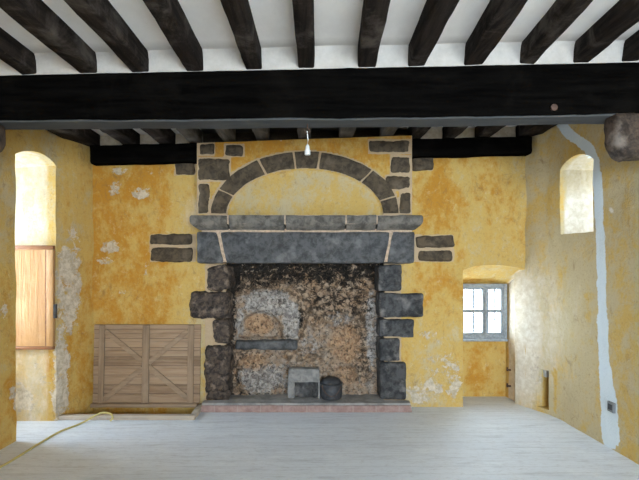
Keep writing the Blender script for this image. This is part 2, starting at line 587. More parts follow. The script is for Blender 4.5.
M = dict(
    plaster=mat_plaster(),
    brown_stone=mat_stone('brown_stone', (0.040, 0.028, 0.016), (0.100, 0.072, 0.044), (0.19, 0.145, 0.10)),
    jamb_stone=mat_stone('dark_jamb_stone', (0.020, 0.020, 0.021), (0.075, 0.073, 0.074), (0.27, 0.25, 0.235)),
    burnt_stone=mat_stone('burnt_jamb_stone', (0.018, 0.014, 0.012), (0.095, 0.068, 0.052), (0.36, 0.27, 0.20), scale=22),
    lintel_stone=mat_stone('blue_grey_stone', (0.030, 0.030, 0.031), (0.088, 0.087, 0.088), (0.20, 0.195, 0.19), 0.3, 0.6, 13),
    cornice_stone=mat_stone('worn_grey_stone', (0.075, 0.068, 0.058), (0.19, 0.17, 0.148), (0.33, 0.29, 0.24), 0.2, 0.8, 11),
    corbel_stone=mat_stone('rusty_brown_stone', (0.022, 0.015, 0.011), (0.095, 0.065, 0.047), (0.30, 0.25, 0.21), scale=13),
    joist=mat_wood('smoke_stained_oak', (0.009, 0.0065, 0.0055), (0.030, 0.022, 0.018), (0.13, 0.11, 0.095), 'y', 0.65, 0.9, 1.3, 0.08),
    pale_joist=mat_wood('lit_grey_oak', (0.05, 0.042, 0.035), (0.10, 0.085, 0.07), (0.20, 0.18, 0.155), 'y', 0.6, 0.9, 1.0, 0.1),  # paler copy of the joist oak, lit grey painted in
    beam=mat_wood('blackened_oak', (0.0018, 0.0016, 0.0015), (0.0048, 0.0043, 0.0038), (0.018, 0.015, 0.012), 'x', 0.25, 0.95, 1.0, 0.0, (0.105, 0.107, 0.11)),
    ceiling=mat_ceiling(),
    floor=mat_floor(),
    fire=mat_firewall(),
    oak=mat_planks('oak_boards', 2, 0.093, (0.20, 0.125, 0.076), (0.34, 0.228, 0.145), (0.43, 0.31, 0.21)),
    batten_v=mat_wood('oak_batten', (0.21, 0.14, 0.09), (0.30, 0.212, 0.14), (0.39, 0.285, 0.20), 'z', 0.4),
    batten_x=mat_wood('oak_rail', (0.24, 0.162, 0.105), (0.335, 0.24, 0.16), (0.42, 0.31, 0.22), 'x', 0.4),
    curb=mat_wood('pale_curb_wood', (0.34, 0.28, 0.22), (0.46, 0.39, 0.31), (0.58, 0.52, 0.45), 'x', 0.5),
    pine=mat_wood('honey_pine', (0.38, 0.20, 0.085), (0.47, 0.27, 0.12), (0.55, 0.35, 0.18), 'z', 0.5, 0.5),
    pine_edge=mat_wood('reddish_pine', (0.20, 0.085, 0.04), (0.30, 0.14, 0.07), (0.38, 0.22, 0.12), 'x', 0.4, 0.5),
    window_wood=mat_simple('weathered_window_wood', (0.27, 0.29, 0.31), 0.7, 0, 0.25),
    glass=mat_glass(),
    dim_glass=mat_glass('dimmed_glass', (0.74, 0.75, 0.76)),  # darker tint added to cut the daylight on the reveals
    iron=mat_simple('black_iron', (0.060, 0.062, 0.068), 0.5, 0.4, 0.4),
    rust=mat_simple('rusty_iron', (0.10, 0.06, 0.045), 0.7, 0.2, 0.4),
    hearth=mat_stone('ashy_hearth_stone', (0.20, 0.19, 0.185), (0.33, 0.315, 0.30), (0.12, 0.105, 0.095), 0.3, 0.8, 6),
    block=mat_stone('grey_stone_block', (0.16, 0.155, 0.15), (0.27, 0.255, 0.24), (0.10, 0.095, 0.09), scale=16),
    brick=mat_brick(),
    hose=mat_simple('yellow_hose_rubber', (0.50, 0.42, 0.16), 0.5, 0, 0.12),
    grey_plastic=mat_simple('grey_plastic', (0.18, 0.19, 0.20), 0.5, 0, 0.1),
    pale_plastic=mat_simple('pale_grey_plastic', (0.42, 0.43, 0.44), 0.5, 0, 0.2),
    white_plastic=mat_simple('white_plastic', (0.75, 0.75, 0.73), 0.4, 0, 0.05),
    mortar=mat_simple('sandy_mortar', (0.48, 0.36, 0.26), 0.9, 0, 0.25),
)


# ------------------------------------------------------------------ walls
def wall_mesh(pts, thick, z0, z1, res, side, seed, amp=0.008):
    """thick wall whose inner face follows the polyline pts [(x, y)]; side = +1/-1 turns the thickness outward"""
    P = [Vector((p[0], p[1])) for p in pts]
    seg = [(P[i + 1] - P[i]).length for i in range(len(P) - 1)]
    L = sum(seg)
    stops = [0.0]
    for s in seg:
        stops.append(stops[-1] + s)
    us = []
    for i, s in enumerate(seg):
        n = max(1, int(math.ceil(s / res)))
        us += [stops[i] + s * k / n for k in range(n)]
    us.append(L)
    nzv = max(1, int(math.ceil((z1 - z0) / res)))
    vs = [z0 + (z1 - z0) * k / nzv for k in range(nzv + 1)]

    def pos(u):
        for i, s in enumerate(seg):
            if u <= stops[i + 1] + 1e-9 or i == len(seg) - 1:
                t = (P[i + 1] - P[i]).normalized()
                return P[i] + t * (u - stops[i]), Vector((t.y, -t.x)) * side
    bm = bmesh.new()
    inner, outer = [], []
    nrm = (P[-1] - P[0]).normalized()
    nrm = Vector((nrm.y, -nrm.x)) * side
    for u in us:
        p, n = pos(u)
        ci, co = [], []
        for z in vs:
            w = Vector((p.x, p.y, z))
            d = fbm(w, 1.7, seed, 3) * amp * 1.6 + fbm(w, 7.0, seed + 5, 3) * amp * 0.4
            q = p + n * d
            ci.append(bm.verts.new((q.x, q.y, z)))
            o = p + nrm * thick
            co.append(bm.verts.new((o.x, o.y, z)))
        inner.append(ci); outer.append(co)
    nu, nv = len(us), len(vs)
    for i in range(nu - 1):
        for j in range(nv - 1):
            bm.faces.new((inner[i][j], inner[i + 1][j], inner[i + 1][j + 1], inner[i][j + 1]))
            bm.faces.new((outer[i + 1][j], outer[i][j], outer[i][j + 1], outer[i + 1][j + 1]))
    for j in range(nv - 1):
        for i in (0, nu - 1):
            bm.faces.new((inner[i][j], inner[i][j + 1], outer[i][j + 1], outer[i][j]))
    for i in range(nu - 1):
        for j in (0, nv - 1):
            bm.faces.new((inner[i][j], inner[i + 1][j], outer[i + 1][j], outer[i][j]))
    bmesh.ops.recalc_face_normals(bm, faces=bm.faces[:])
    return bm


def loft(loops, res=0.05, seed=1.0, amp=0.004):
    """closed solid through loops of equal point count (lists of 3D points), finely divided"""
    def dens(loop):
        out = []
        n = len(loop)
        for i in range(n):
            a, b = Vector(loop[i]), Vector(loop[(i + 1) % n])
            a0, b0 = Vector(loops[0][i]), Vector(loops[0][(i + 1) % n])
            k = max(1, int(math.ceil((b0 - a0).length / res)))
            out += [a.lerp(b, t / k) for t in range(k)]
        return out
    D = [dens(l) for l in loops]
    rings = []
    for a, b in zip(D[:-1], D[1:]):
        k = max(1, int(math.ceil(max((q - p).length for p, q in zip(a, b)) / res)))
        for t in range(k):
            rings.append([p.lerp(q, t / k) for p, q in zip(a, b)])
    rings.append(D[-1])
    bm = bmesh.new()
    R = []
    for r in rings:
        R.append([bm.verts.new(p + Vector((fbm(p, 5, seed, 3), fbm(p, 5, seed + 4, 3), fbm(p, 5, seed + 9, 3))) * amp) for p in r])
    n = len(R[0])
    for i in range(len(R) - 1):
        for k in range(n):
            j = (k + 1) % n
            bm.faces.new((R[i][k], R[i][j], R[i + 1][j], R[i + 1][k]))
    bm.faces.new(R[0][::-1]); bm.faces.new(R[-1])
    bmesh.ops.triangulate(bm, faces=[f for f in bm.faces if len(f.verts) > 4])
    bmesh.ops.recalc_face_normals(bm, faces=bm.faces[:])
    if bm.calc_volume(signed=True) < 0:
        bmesh.ops.reverse_faces(bm, faces=bm.faces[:])
    return bm


def cut(bm, cutters):
    """boolean difference, returns a new mesh datablock"""
    me = bpy.data.meshes.new('solid')
    bm.to_mesh(me); bm.free()
    o = bpy.data.objects.new('solid', me)
    COL.objects.link(o)
    tmp = []
    for c in cutters:
        cm = bpy.data.meshes.new('cutter')
        c.to_mesh(cm); c.free()
        co = bpy.data.objects.new('cutter', cm)
        COL.objects.link(co)
        tmp.append(co)
        md = o.modifiers.new('b', 'BOOLEAN')
        md.operation = 'DIFFERENCE'
        md.solver = 'EXACT'
        md.object = co
    dg = bpy.context.evaluated_depsgraph_get()
    dg.update()
    res = bpy.data.meshes.new_from_object(o.evaluated_get(dg), depsgraph=dg)
    for q in tmp + [o]:
        d = q.data
        bpy.data.objects.remove(q)
        bpy.data.meshes.remove(d)
    return res


def wall_object(name, me, fns):
    me.name = name
    me.materials.clear()
    me.materials.append(M['plaster'])
    for k in ('tone', 'white', 'grey', 'mortar', 'soot', 'wash_and_light'):
        attr(me, k, fns.get(k, lambda c: 0.0))
    me.shade_smooth()
    me.set_sharp_from_angle(angle=math.radians(40))
    o = bpy.data.objects.new(name, me)
    COL.objects.link(o)
    o['kind'] = 'structure'
    return o


def arch_loop(a0, a1, z0, zs, rise, n=10):
    """(along, z) outline: flat bottom, segmental arch on top"""
    pts = [(a0, z0), (a1, z0)]
    for k in range(n + 1):
        t = k / n
        pts.append((a1 + (a0 - a1) * t, zs + rise * math.sin(math.pi * t) ** 0.8))
    return pts


LEFT = [(-2.17, 4.55), (-2.226, 4.41), (-2.378, 4.02), (-2.45, 3.55), (-2.50, 2.2), (-2.50, -2.5)]
RIGHT = [(2.50, -2.5), (2.50, 2.2), (2.446, 3.148), (2.40, 4.05), (2.36, 4.20), (2.246, 4.41), (2.20, 4.52)]
BACK = 4.41
REAR = -2.3
CEIL0 = 1.352           # ceiling boards above the eye, at x = 0
JOIST0 = 1.230          # joist undersides above the eye
SLOPE = 0.021            # the old ceiling rises towards the right


def proj(c):
    return VX + c.x * F / max(c.y, 0.3), VY - (c.z - EYE) * F / max(c.y, 0.3)


def spots(c, lst):
    """strongest of soft wear and painted light spots [(px, py, rx, ry, strength)] on the wall"""
    x, y = proj(c)
    s = 0.0
    for px, py, rx, ry, k in lst:
        d = math.hypot((x - px) / rx, (y - py) / ry)
        s = max(s, k * (1 - sstep(0.5, 1.2, d)))
    return s


def path_mask(c, pts):
    """1 inside a band along pts [(px, py, half width)] of the wall, fading outwards"""
    x, y = proj(c)
    best = 0.0
    for (x0, y0, w0), (x1, y1, w1) in zip(pts[:-1], pts[1:]):
        dx, dy = x1 - x0, y1 - y0
        t = max(0, min(1, ((x - x0) * dx + (y - y0) * dy) / (dx * dx + dy * dy)))
        d = math.hypot(x - x0 - dx * t, y - y0 - dy * t)
        w = w0 + (w1 - w0) * t
        best = max(best, 1 - sstep(w * 0.6, w * 1.4, d))
    return best


# left wall with its deep window embrasure
bm = wall_mesh(LEFT, 0.85, -0.6, 3.0, 0.035, 1, 3.0)


def loop_x(outline, x):
    return [(x, a, z) for a, z in outline]


nl = arch_loop(3.585, 4.02, -0.06, 2.405, 0.075)
c1 = loft([loop_x(nl, -2.2), loop_x(arch_loop(3.57, 4.02, -0.06, 2.405, 0.075), -2.42),
           loop_x(arch_loop(3.42, 4.01, -0.06, 2.36, 0.07), -3.19), loop_x(arch_loop(3.43, 3.995, 0.69, 2.31, 0.06), -3.195),
           loop_x(arch_loop(3.38, 4.02, 0.68, 2.33, 0.06), -3.5)], 0.05, 2.0, 0.003)
me = cut(bm, [c1])
wl = wall_object('wall_left', me, {
    'tone': lambda c: 0.34 + 0.3 * sstep(1.6, 0.9, c.z) + (0.15 if c.y > 4.1 else 0) - (0.3 if c.x < -2.5 else 0),
    'white': lambda c: spots(c, [(68, 290, 16, 60, 0.46), (62, 370, 9, 70, 0.45), (72, 245, 10, 25, 0.3), (58, 405, 9, 30, 0.45),
                                 (4, 312, 9, 12, 0.3), (22, 400, 14, 18, 0.40), (45, 370, 14, 25, 0.22)]) if c.z < 2.68 else 0.0,
    'wash_and_light': lambda c: (0.45 if c.z < 0.7 else 0.48) if c.x < -2.46 and 3.7 < c.y < 4.1 else spots(c, [(58, 330, 6, 110, 0.35)]),
})

# right wall with the small high window, a wall cupboard recess and the repaired chase
bm = wall_mesh(RIGHT, 0.80, -0.6, 3.0, 0.035, 1, 8.0)
nr = arch_loop(3.617, 4.05, 1.76, 2.375, 0.085)
nr_o = arch_loop(3.60, 4.03, 1.80, 2.36, 0.07)
c2 = loft([loop_x(nr, 2.15), loop_x(nr, 2.42), loop_x(nr_o, 3.4)], 0.05, 5.0)
c3 = loft([loop_x([(4.185, 0.045), (4.295, 0.045), (4.295, 0.43), (4.185, 0.43)], 2.1),
           loop_x([(4.185, 0.045), (4.305, 0.045), (4.305, 0.43), (4.185, 0.43)], 2.46)], 0.04, 6.0)
me = cut(bm, [c2, c3])
CHASE = [(560, 122, 5), (570, 135, 5), (588, 147, 5), (595, 160, 4.5), (598, 190, 4.5), (600, 230, 4.5), (602, 290, 4.5),
         (603, 340, 5), (605, 370, 6), (608, 400, 8), (611, 440, 9)]
IN_REC = lambda c: 4.1 < c.y < 4.35 and c.x > 2.38 and 0.03 < c.z < 0.45
wr = wall_object('wall_right', me, {
    'tone': lambda c: 0.10 + (0.5 if IN_REC(c) else 0) - (0.3 if c.x > 2.44 and 3.4 < c.y < 4.2 and 1.7 < c.z < 2.5 else 0) + 0.12 * sstep(1.0, 2.4, c.z) + spots(c, [(630, 340, 30, 80, 0.12)]),
    'white': lambda c: 0.0 if IN_REC(c) else spots(c, [(545, 330, 14, 50, 0.14), (535, 370, 8, 30, 0.25)]),
    'wash_and_light': lambda c: 0.0 if IN_REC(c) else max(spots(c, [(522, 340, 26, 85, 0.75), (545, 330, 26, 90, 0.42), (568, 330, 30, 90, 0.22), (535, 270, 24, 50, 0.22)]),  # pale plaster and window light painted together beside the niche
                      (0.45 + 0.75 * sstep(2.25, 1.95, c.z)) if (c.x > 2.44 and 3.4 < c.y < 4.2 and 1.7 < c.z < 2.5) else 0),  # daylight falling on the lower high-window reveal, painted white
    'grey': lambda c: path_mask(c, CHASE) if c.x < 2.6 else 0.0,
})

# back wall with the window niche and the opening of the fireplace
bm = wall_mesh([(-2.9, BACK), (2.9, BACK)], 0.42, -0.6, 3.0, 0.03, -1, 13.0)


def loop_y(outline, y):
    return [(a, y, z) for a, z in outline]


c4 = loft([loop_y(arch_loop(1.605, 2.27, -0.06, 1.42, 0.05), 4.2), loop_y(arch_loop(1.605, 2.248, -0.06, 1.42, 0.05), 4.42),
           loop_y(arch_loop(1.55, 2.205, -0.06, 1.235, 0.035), 4.75)], 0.04, 1.0)
c5 = loft([loop_y([(1.60, 0.66), (2.18, 0.66), (2.18, 1.25), (1.60, 1.25)], 4.70),
           loop_y([(1.58, 0.66), (2.20, 0.66), (2.20, 1.26), (1.58, 1.26)], 5.3)], 0.06, 2.0)
c6 = loft([loop_y([(-0.86, -0.1), (0.80, -0.1), (0.80, 1.6), (-0.86, 1.6)], 4.2),
           loop_y([(-0.84, -0.1), (0.78, -0.1), (0.78, 1.6), (-0.84, 1.6)], 4.76)], 0.06, 3.0)
me = cut(bm, [c4, c5, c6])


def back_mortar(c):
    x, y = proj(c)
    if c.y > 4.45:
        return 0
    m = 0
    for (x0, y0, x1, y1) in ((175, 160, 197, 175), (410, 155, 434, 171), (149.5, 233.5, 196, 262.5), (412, 235, 454.5, 262.5)):
        d = max(x0 - x, x - x1, y0 - y, y - y1)
        m = max(m, 0.8 * (1 - sstep(-1, 2.0, d)))
    for (x0, y0, x1, y1) in ((206, 264, 232, 400), (378, 264, 400, 400)):
        d = max(x0 - x, x - x1, y0 - y, y - y1)
        m = max(m, 0.9 * (1 - sstep(-1, 4, d)))
    return m


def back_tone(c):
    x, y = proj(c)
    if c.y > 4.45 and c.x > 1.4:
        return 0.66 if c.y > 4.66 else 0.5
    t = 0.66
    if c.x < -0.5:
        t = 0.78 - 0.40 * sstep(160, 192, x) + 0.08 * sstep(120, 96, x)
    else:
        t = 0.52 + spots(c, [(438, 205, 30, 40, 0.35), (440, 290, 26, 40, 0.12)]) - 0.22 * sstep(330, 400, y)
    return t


def back_white(c):
    if c.y > 4.6:
        return 0.0
    return spots(c, [(121, 171, 11, 6, 0.42), (142, 193, 13, 8, 0.44), (113, 190, 8, 9, 0.40), (110, 247, 13, 8, 0.40), (106, 262, 10, 6, 0.36), (148, 172, 8, 5, 0.3), (150, 270, 8, 8, 0.3), (122, 290, 8, 6, 0.3),
                     (430, 345, 22, 22, 0.2), (425, 392, 28, 16, 0.34), (452, 380, 14, 28, 0.32), (440, 362, 25, 18, 0.24),
                     (170, 300, 24, 14, 0.14), (205, 320, 10, 20, 0.2)])


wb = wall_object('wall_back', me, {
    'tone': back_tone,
    'white': back_white,
    'wash_and_light': lambda c: 1.5 if c.z > EYE + JOIST0 - 0.06 else 0.75 * sstep(2.185, 2.2, c.x) if (4.43 < c.y < 4.69 and c.x > 2.1) else spots(c, [(191, 212, 9, 26, 0.40), (184, 180, 12, 12, 0.2), (420, 395, 30, 14, 0.25)]) if c.y < 4.5 else 0.0,  # right niche reveal: pale plaster plus painted window light
    'mortar': back_mortar,
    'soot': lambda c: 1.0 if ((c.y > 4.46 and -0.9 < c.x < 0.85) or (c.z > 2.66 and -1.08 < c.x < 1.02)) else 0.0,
})

# rear wall behind the camera; two unseen windows added for fill light
bm = wall_mesh([(2.9, REAR), (-2.9, REAR)], 0.4, -0.6, 3.0, 0.2, -1, 21.0)
cs = [loft([loop_y([(x - 0.55, 0.90), (x + 0.55, 0.90), (x + 0.55, 2.30), (x - 0.55, 2.30)], -2.0),
            loop_y([(x - 0.55, 0.90), (x + 0.55, 0.90), (x + 0.55, 2.30), (x - 0.55, 2.30)], -3.0)], 0.3) for x in (0.45, 1.75)]
me = cut(bm, cs)
wall_object('wall_rear', me, {'tone': lambda c: 0.4})

# floor with the stair hatch cut into it
bm = bmesh.new()
add_box(bm, -3.28, 3.28, -2.7, 4.83, -0.6, 0.0)
hatch = bmesh.new()
add_box(hatch, -2.9, -1.12, 4.09, 4.7, -0.5, 0.2)
me = cut(bm, [hatch])
me.name = 'floor'
me.materials.clear(); me.materials.append(M['floor'])
fl = bpy.data.objects.new('floor', me)
COL.objects.link(fl)
fl['kind'] = 'structure'

# ceiling boards with the plaster upstand over the beam
bm = bmesh.new()
nx, ny = 90, 90
x0, x1, y0, y1 = -3.30, 3.30, -2.7, 4.83
g, gt = [], []
for i in range(nx + 1):
    r, r2 = [], []
    for j in range(ny + 1):
        x = x0 + (x1 - x0) * i / nx; y = y0 + (y1 - y0) * j / ny
        z = EYE + CEIL0 + SLOPE * x + 0.006 * nz((x, y, 0), 2.0)
        r.append(bm.verts.new((x, y, z))); r2.append(bm.verts.new((x, y, EYE + CEIL0 + 0.25)))
    g.append(r); gt.append(r2)
for i in range(nx):
    for j in range(ny):
        bm.faces.new((g[i][j], g[i][j + 1], g[i + 1][j + 1], g[i + 1][j]))
        bm.faces.new((gt[i][j], gt[i + 1][j], gt[i + 1][j + 1], gt[i][j + 1]))
for j in range(ny):
    for i in (0, nx):
        bm.faces.new((g[i][j], g[i][j + 1], gt[i][j + 1], gt[i][j]))
for i in range(nx):
    for j in (0, ny):
        bm.faces.new((g[i][j], g[i + 1][j], gt[i + 1][j], gt[i][j]))
n = 60
a = []
for i in range(n + 1):
    x = -2.6 + 5.2 * i / n
    zc = EYE + CEIL0 + SLOPE * x + 0.02
    zb = EYE + JOIST0 + SLOPE * x - 0.004
    a.append([bm.verts.new((x, 2.66, zc)), bm.verts.new((x, 2.688, zc - 0.035)), bm.verts.new((x, 2.698, zc - 0.07)), bm.verts.new((x, 2.706, zb)),
              bm.verts.new((x, 2.86, zb)), bm.verts.new((x, 2.86, zc))])
for i in range(n):
    for k in range(6):
        j = (k + 1) % 6
        bm.faces.new((a[i][k], a[i + 1][k], a[i + 1][j], a[i][j]))
bm.faces.new(a[0]); bm.faces.new(a[-1][::-1])
ce = link_bm('ceiling', bm, M['ceiling'], None, 40, origin='zero')
attr(ce.data, 'soot', lambda c: sstep(2.87, 2.95, c.y) * (1 - sstep(0.95, 1.12, abs(c.x + 0.03 + 0.05 * (c.y - 3.5)))))
attr(ce.data, 'dust_dimming', lambda c: sstep(2.58, 2.68, c.y) * (1 - sstep(2.8, 2.9, c.y)))  # grime on the upstand, darkened further to offset rear window light
ce['kind'] = 'structure'


# ------------------------------------------------------------------ windows
def window_frame_bars(bm, x0, x1, z0, z1, y0, y1, w, mid=True):
    add_box(bm, x0, x0 + w, y0, y1, z0, z1, 0.004)
    add_box(bm, x1 - w, x1, y0, y1, z0, z1, 0.004)
    add_box(bm, x0 + w, x1 - w, y0, y1, z0, z0 + w, 0.004)
    add_box(bm, x0 + w, x1 - w, y0, y1, z1 - w, z1, 0.004)


win = bpy.data.objects.new('window_1', None)
win.location = (1.92, 4.74, 0.66)
COL.objects.link(win)
win['kind'] = 'structure'
win['label'] = 'small four-pane grey wooden window in the niche beside the fireplace wall corner'
bm = bmesh.new()
WX0, WX1, WZ0, WZ1 = 1.60, 2.20, 0.655, 1.26
window_frame_bars(bm, WX0, WX1, WZ0, WZ1, 4.70, 4.76, 0.042)
link_bm('frame', bm, M['window_wood'], win)
for (xa, xb) in ((1.642, 1.953), (1.957, 2.158)):
    bm = bmesh.new()
    window_frame_bars(bm, xa, xb, 0.697, 1.218, 4.708, 4.75, 0.024)
    add_box(bm, xa + 0.024, xb - 0.024, 4.712, 4.745, 0.938, 0.974, 0.003)
    s = link_bm('sash', bm, M['window_wood'], win)
    bm = bmesh.new()
    add_box(bm, xa + 0.02, xb - 0.02, 4.727, 4.731, 0.715, 1.20)
    link_bm('pane', bm, M['glass'], s, 0)
bm = bmesh.new()
add_box(bm, WX0, 2.19, 4.66, 4.74, 0.63, 0.655, 0.005)
link_bm('sill', bm, M['window_wood'], win)
for bx in (1.74, 1.86, 2.02, 2.10):
    bm = bmesh.new()
    add_tube(bm, [(bx, 4.79, 0.64), (bx, 4.79, 1.27)], 0.012, 8)
    link_bm('bar', bm, M['iron'], win)

for (nm, xw, ya, yb, za, zb, lab) in (('window_2', -3.22, 3.43, 4.0, 0.69, 2.36, 'tall window at the outer end of the left embrasure'),
                                      ('window_3', 3.10, 3.58, 4.04, 1.77, 2.43, 'small high window in the right wall')):
    w = bpy.data.objects.new(nm, None)
    w.location = (xw, (ya + yb) / 2, za)
    COL.objects.link(w)
    w['kind'] = 'structure'
    w['label'] = lab
    bm = bmesh.new()
    for (y0_, y1_, z0_, z1_) in ((ya, ya + 0.05, za, zb), (yb - 0.05, yb, za, zb), (ya + 0.05, yb - 0.05, za, za + 0.05), (ya + 0.05, yb - 0.05, zb - 0.10, zb)):
        add_box(bm, xw - 0.025, xw + 0.025, y0_, y1_, z0_, z1_, 0.004)
    add_box(bm, xw - 0.02, xw + 0.02, ya + 0.05, yb - 0.05, (za + zb) / 2 - 0.015, (za + zb) / 2 + 0.015, 0.003)
    link_bm('frame', bm, M['window_wood'], w)
    bm = bmesh.new()
    add_box(bm, xw - 0.002, xw + 0.002, ya + 0.045, yb - 0.045, za + 0.045, zb - 0.09)
    link_bm('pane', bm, M['dim_glass'], w, 0)

# ------------------------------------------------------------------ timber
def hewn(bm, x0a, x1a, ya, x0b, x1b, yb, zb_fn, h, seed, amp=0.009, wane=0.007):
    """hand-hewn joist running in y from ya to yb; x range given at both ends; underside at zb_fn(x)"""
    L = abs(yb - ya)
    n = max(8, int(L / 0.06))
    rings = []
    for i in range(n + 1):
        t = i / n
        y = ya + (yb - ya) * t
        xa = x0a + (x0b - x0a) * t
        xb = x1a + (x1b - x1a) * t
        prof = [(xa, 1.0), (xa, 0.45), (xa, wane / h), (xa + wane, 0.0), ((xa + xb) / 2, 0.0), (xb - wane, 0.0),
                (xb, wane / h), (xb, 0.45), (xb, 1.0)]
        ring = []
        for (x, f) in prof:
            p = Vector((x, y, zb_fn(x) + f * h))
            d = Vector((fbm(p, 4.0, seed, 4), 0, fbm(p, 4.0, seed + 7, 4))) * amp
            if f > 0.9:
                d = Vector((0, 0, 0))
            ring.append(bm.verts.new(p + d))
        rings.append(ring)
    m = len(rings[0])
    for i in range(n):
        for k in range(m):
            j = (k + 1) % m
            bm.faces.new((rings[i][k], rings[i + 1][k], rings[i + 1][j], rings[i][j]))
    bm.faces.new(rings[0]); bm.faces.new(rings[-1][::-1])


def jz(x):
    return EYE + JOIST0 + SLOPE * x


# front bay: (left px, right px at the beam, sideways drift towards the camera in metres over the span)
FRONT = [(-34, -16, 0), (21, 36, 0), (79, 97, -0.01), (131, 149, -0.01), (186, 203, 0.0), (246, 262, -0.02), (299, 315, -0.02),
         (358, 376, -0.04), (408, 425, -0.02), (465, 484, -0.06), (521, 536, -0.07), (574, 590, -0.06), (623, 640, -0.05), (676, 694, 0)]
ORD = ['leftmost', 'second from the left', 'third from the left', 'fourth from the left', 'fifth from the left', 'sixth from the left',
       'seventh from the left', 'sixth from the right', 'fifth from the right', 'fourth from the right', 'third from the right',
       'second from the right', 'rightmost']
vis = 0
for i, (a, b, dr) in enumerate(FRONT):
    if i in (0, 13):
        continue
    xa, xb = X(a, 2.7), X(b, 2.7)
    k = dr / 0.75
    span = 2.74 - REAR
    bm = bmesh.new()
    lim = max(-1, min(1, k)) * min(span, 3.0)
    hewn(bm, xa + lim * 1.0, xb + lim * 1.0, 2.74 - 3.0, xa, xb, 2.74, jz, 0.15, i * 3.1, 0.006)
    names = {1: 'leftmost', 2: 'second from the left', 3: 'third from the left', 4: 'fourth from the left', 5: 'fifth from the left',
             6: 'sixth from the left', 7: 'sixth from the right', 8: 'fifth from the right', 9: 'fourth from the right',
             10: 'third from the right', 11: 'second from the right', 12: 'rightmost'}
    o = link_bm('ceiling_joist', bm, M['joist'], None, 50)
    tag(o, 'dark hewn ceiling joist in front of the main beam, ' + names[i], 'beam', 'ceiling joists in front of the main beam')

BACKJ = [(-0.03, 60, 92), (0, 119, 134), (0, 156, 171), (0, 187, 199), (0, 222, 235), (0, 256, 269), (0, 298, 311), (0, 339, 353),
         (0, 380, 393), (0, 411, 424), (0, 447, 459), (0, 481, 494), (0.02, 517, 540)]
bn = ['running along the left wall', 'second from the left wall', 'third from the left wall', 'fourth from the left wall, beside the chimney breast',
      'first over the chimney breast from its left edge', 'second over the chimney breast from its left edge', 'just behind the hanging bulb holder',
      'second over the chimney breast from its right edge', 'first over the chimney breast from its right edge',
      'fourth from the right wall, beside the chimney breast', 'third from the right wall', 'second from the right wall', 'running along the right wall']
for i, (dr, a, b) in enumerate(BACKJ):
    D = 4.24
    xa, xb = X(a, D), X(b, D)
    if i == 0:
        xa, xb = -2.36, -2.14
    if i == 12:
        xa, xb = 2.14, 2.34
    bm = bmesh.new()
    over = 3 < i < 9
    hewn(bm, xa - dr, xb - dr, 2.84, xa, xb, 4.39 if not over else 4.30, jz, 0.15, 50 + i * 2.7)
    o = link_bm('ceiling_joist', bm, M['pale_joist' if 2 < i < 9 else 'joist'], None, 50)
    tag(o, 'dark ceiling joist behind the main beam, ' + bn[i], 'beam', 'ceiling joists behind the main beam')


def long_beam(bm, x0, x1, y0, y1, zb, zt, seed, amp=0.01, ch=0.02, low=None):
    n = int((x1 - x0) / 0.05)
    rings = []
    for i in range(n + 1):
        x = x0 + (x1 - x0) * i / n
        s = SLOPE * x
        zl = zb + s if low is None else low(x)
        zt_ = zt + s
        prof = [(y0, zt_ - 0.01), (y0, (zt_ + zl) / 2), (y0, zl + ch), (y0 + ch * 0.8, zl), ((y0 + y1) / 2, zl), (y1 - ch, zl),
                (y1, zl + ch), (y1, zt_), ((y0 + y1) / 2, zt_), (y0 + 0.012, zt_)]
        ring = []
        for y, z in prof:
            p = Vector((x, y, z))
            p += Vector((0, fbm(p, 3.0, seed, 4), 0.6 * fbm(p, 3.0, seed + 9, 4))) * amp
            ring.append(bm.verts.new(p))
        rings.append(ring)
    m = len(rings[0])
    for i in range(n):
        for k in range(m):
            j = (k + 1) % m
            bm.faces.new((rings[i][k], rings[i + 1][k], rings[i + 1][j], rings[i][j]))
    bm.faces.new(rings[0]); bm.faces.new(rings[-1][::-1])


beam = empty('main_beam', (0, 2.8, EYE + 0.903), 'massive blackened oak beam crossing the whole room under the joists', 'beam')
beam['kind'] = 'thing'


def beam_low(x):
    return EYE + 0.903 + 0.006 * x + (0.004 * x * x if x > 0 else 0)


bm = bmesh.new()
long_beam(bm, -2.52, 2.52, 2.70, 2.885, EYE + 0.903, EYE + JOIST0 - 0.002, 4.0, 0.008, 0.016, beam_low)
tb = link_bm('timber', bm, M['beam'], beam, 40)
OT = world_loc(tb)
# floor light on the lower arris and the underside, painted as paler grey
attr(tb.data, 'lit_under', lambda c: 1.0 if (c.z + OT.z) - beam_low(c.x + OT.x) < 0.010 else 0.0)
p = at(553, 108, 2.7)
bm = bmesh.new()
add_tube(bm, [(p.x, 2.71, p.z), (p.x, 2.685, p.z)], [0.016, 0.022], 10)
link_bm('bolt', bm, M['rust'], beam)

for (xa, xb, dz, lab) in ((-2.19, -1.03, -0.008, 'black wall beam left of the chimney breast under the joists'),
                          (1.03, 2.25, -0.0, 'black wall beam right of the chimney breast under the joists')):
    bm = bmesh.new()
    long_beam(bm, xa, xb, 4.28, 4.42, EYE + 1.045 + dz, EYE + JOIST0 - 0.012, xa, 0.012, 0.02)
    o = link_bm('wall_beam', bm, M['beam'], None, 40)
    tag(o, lab, 'beam', 'wall beams along the back wall', 'thing')

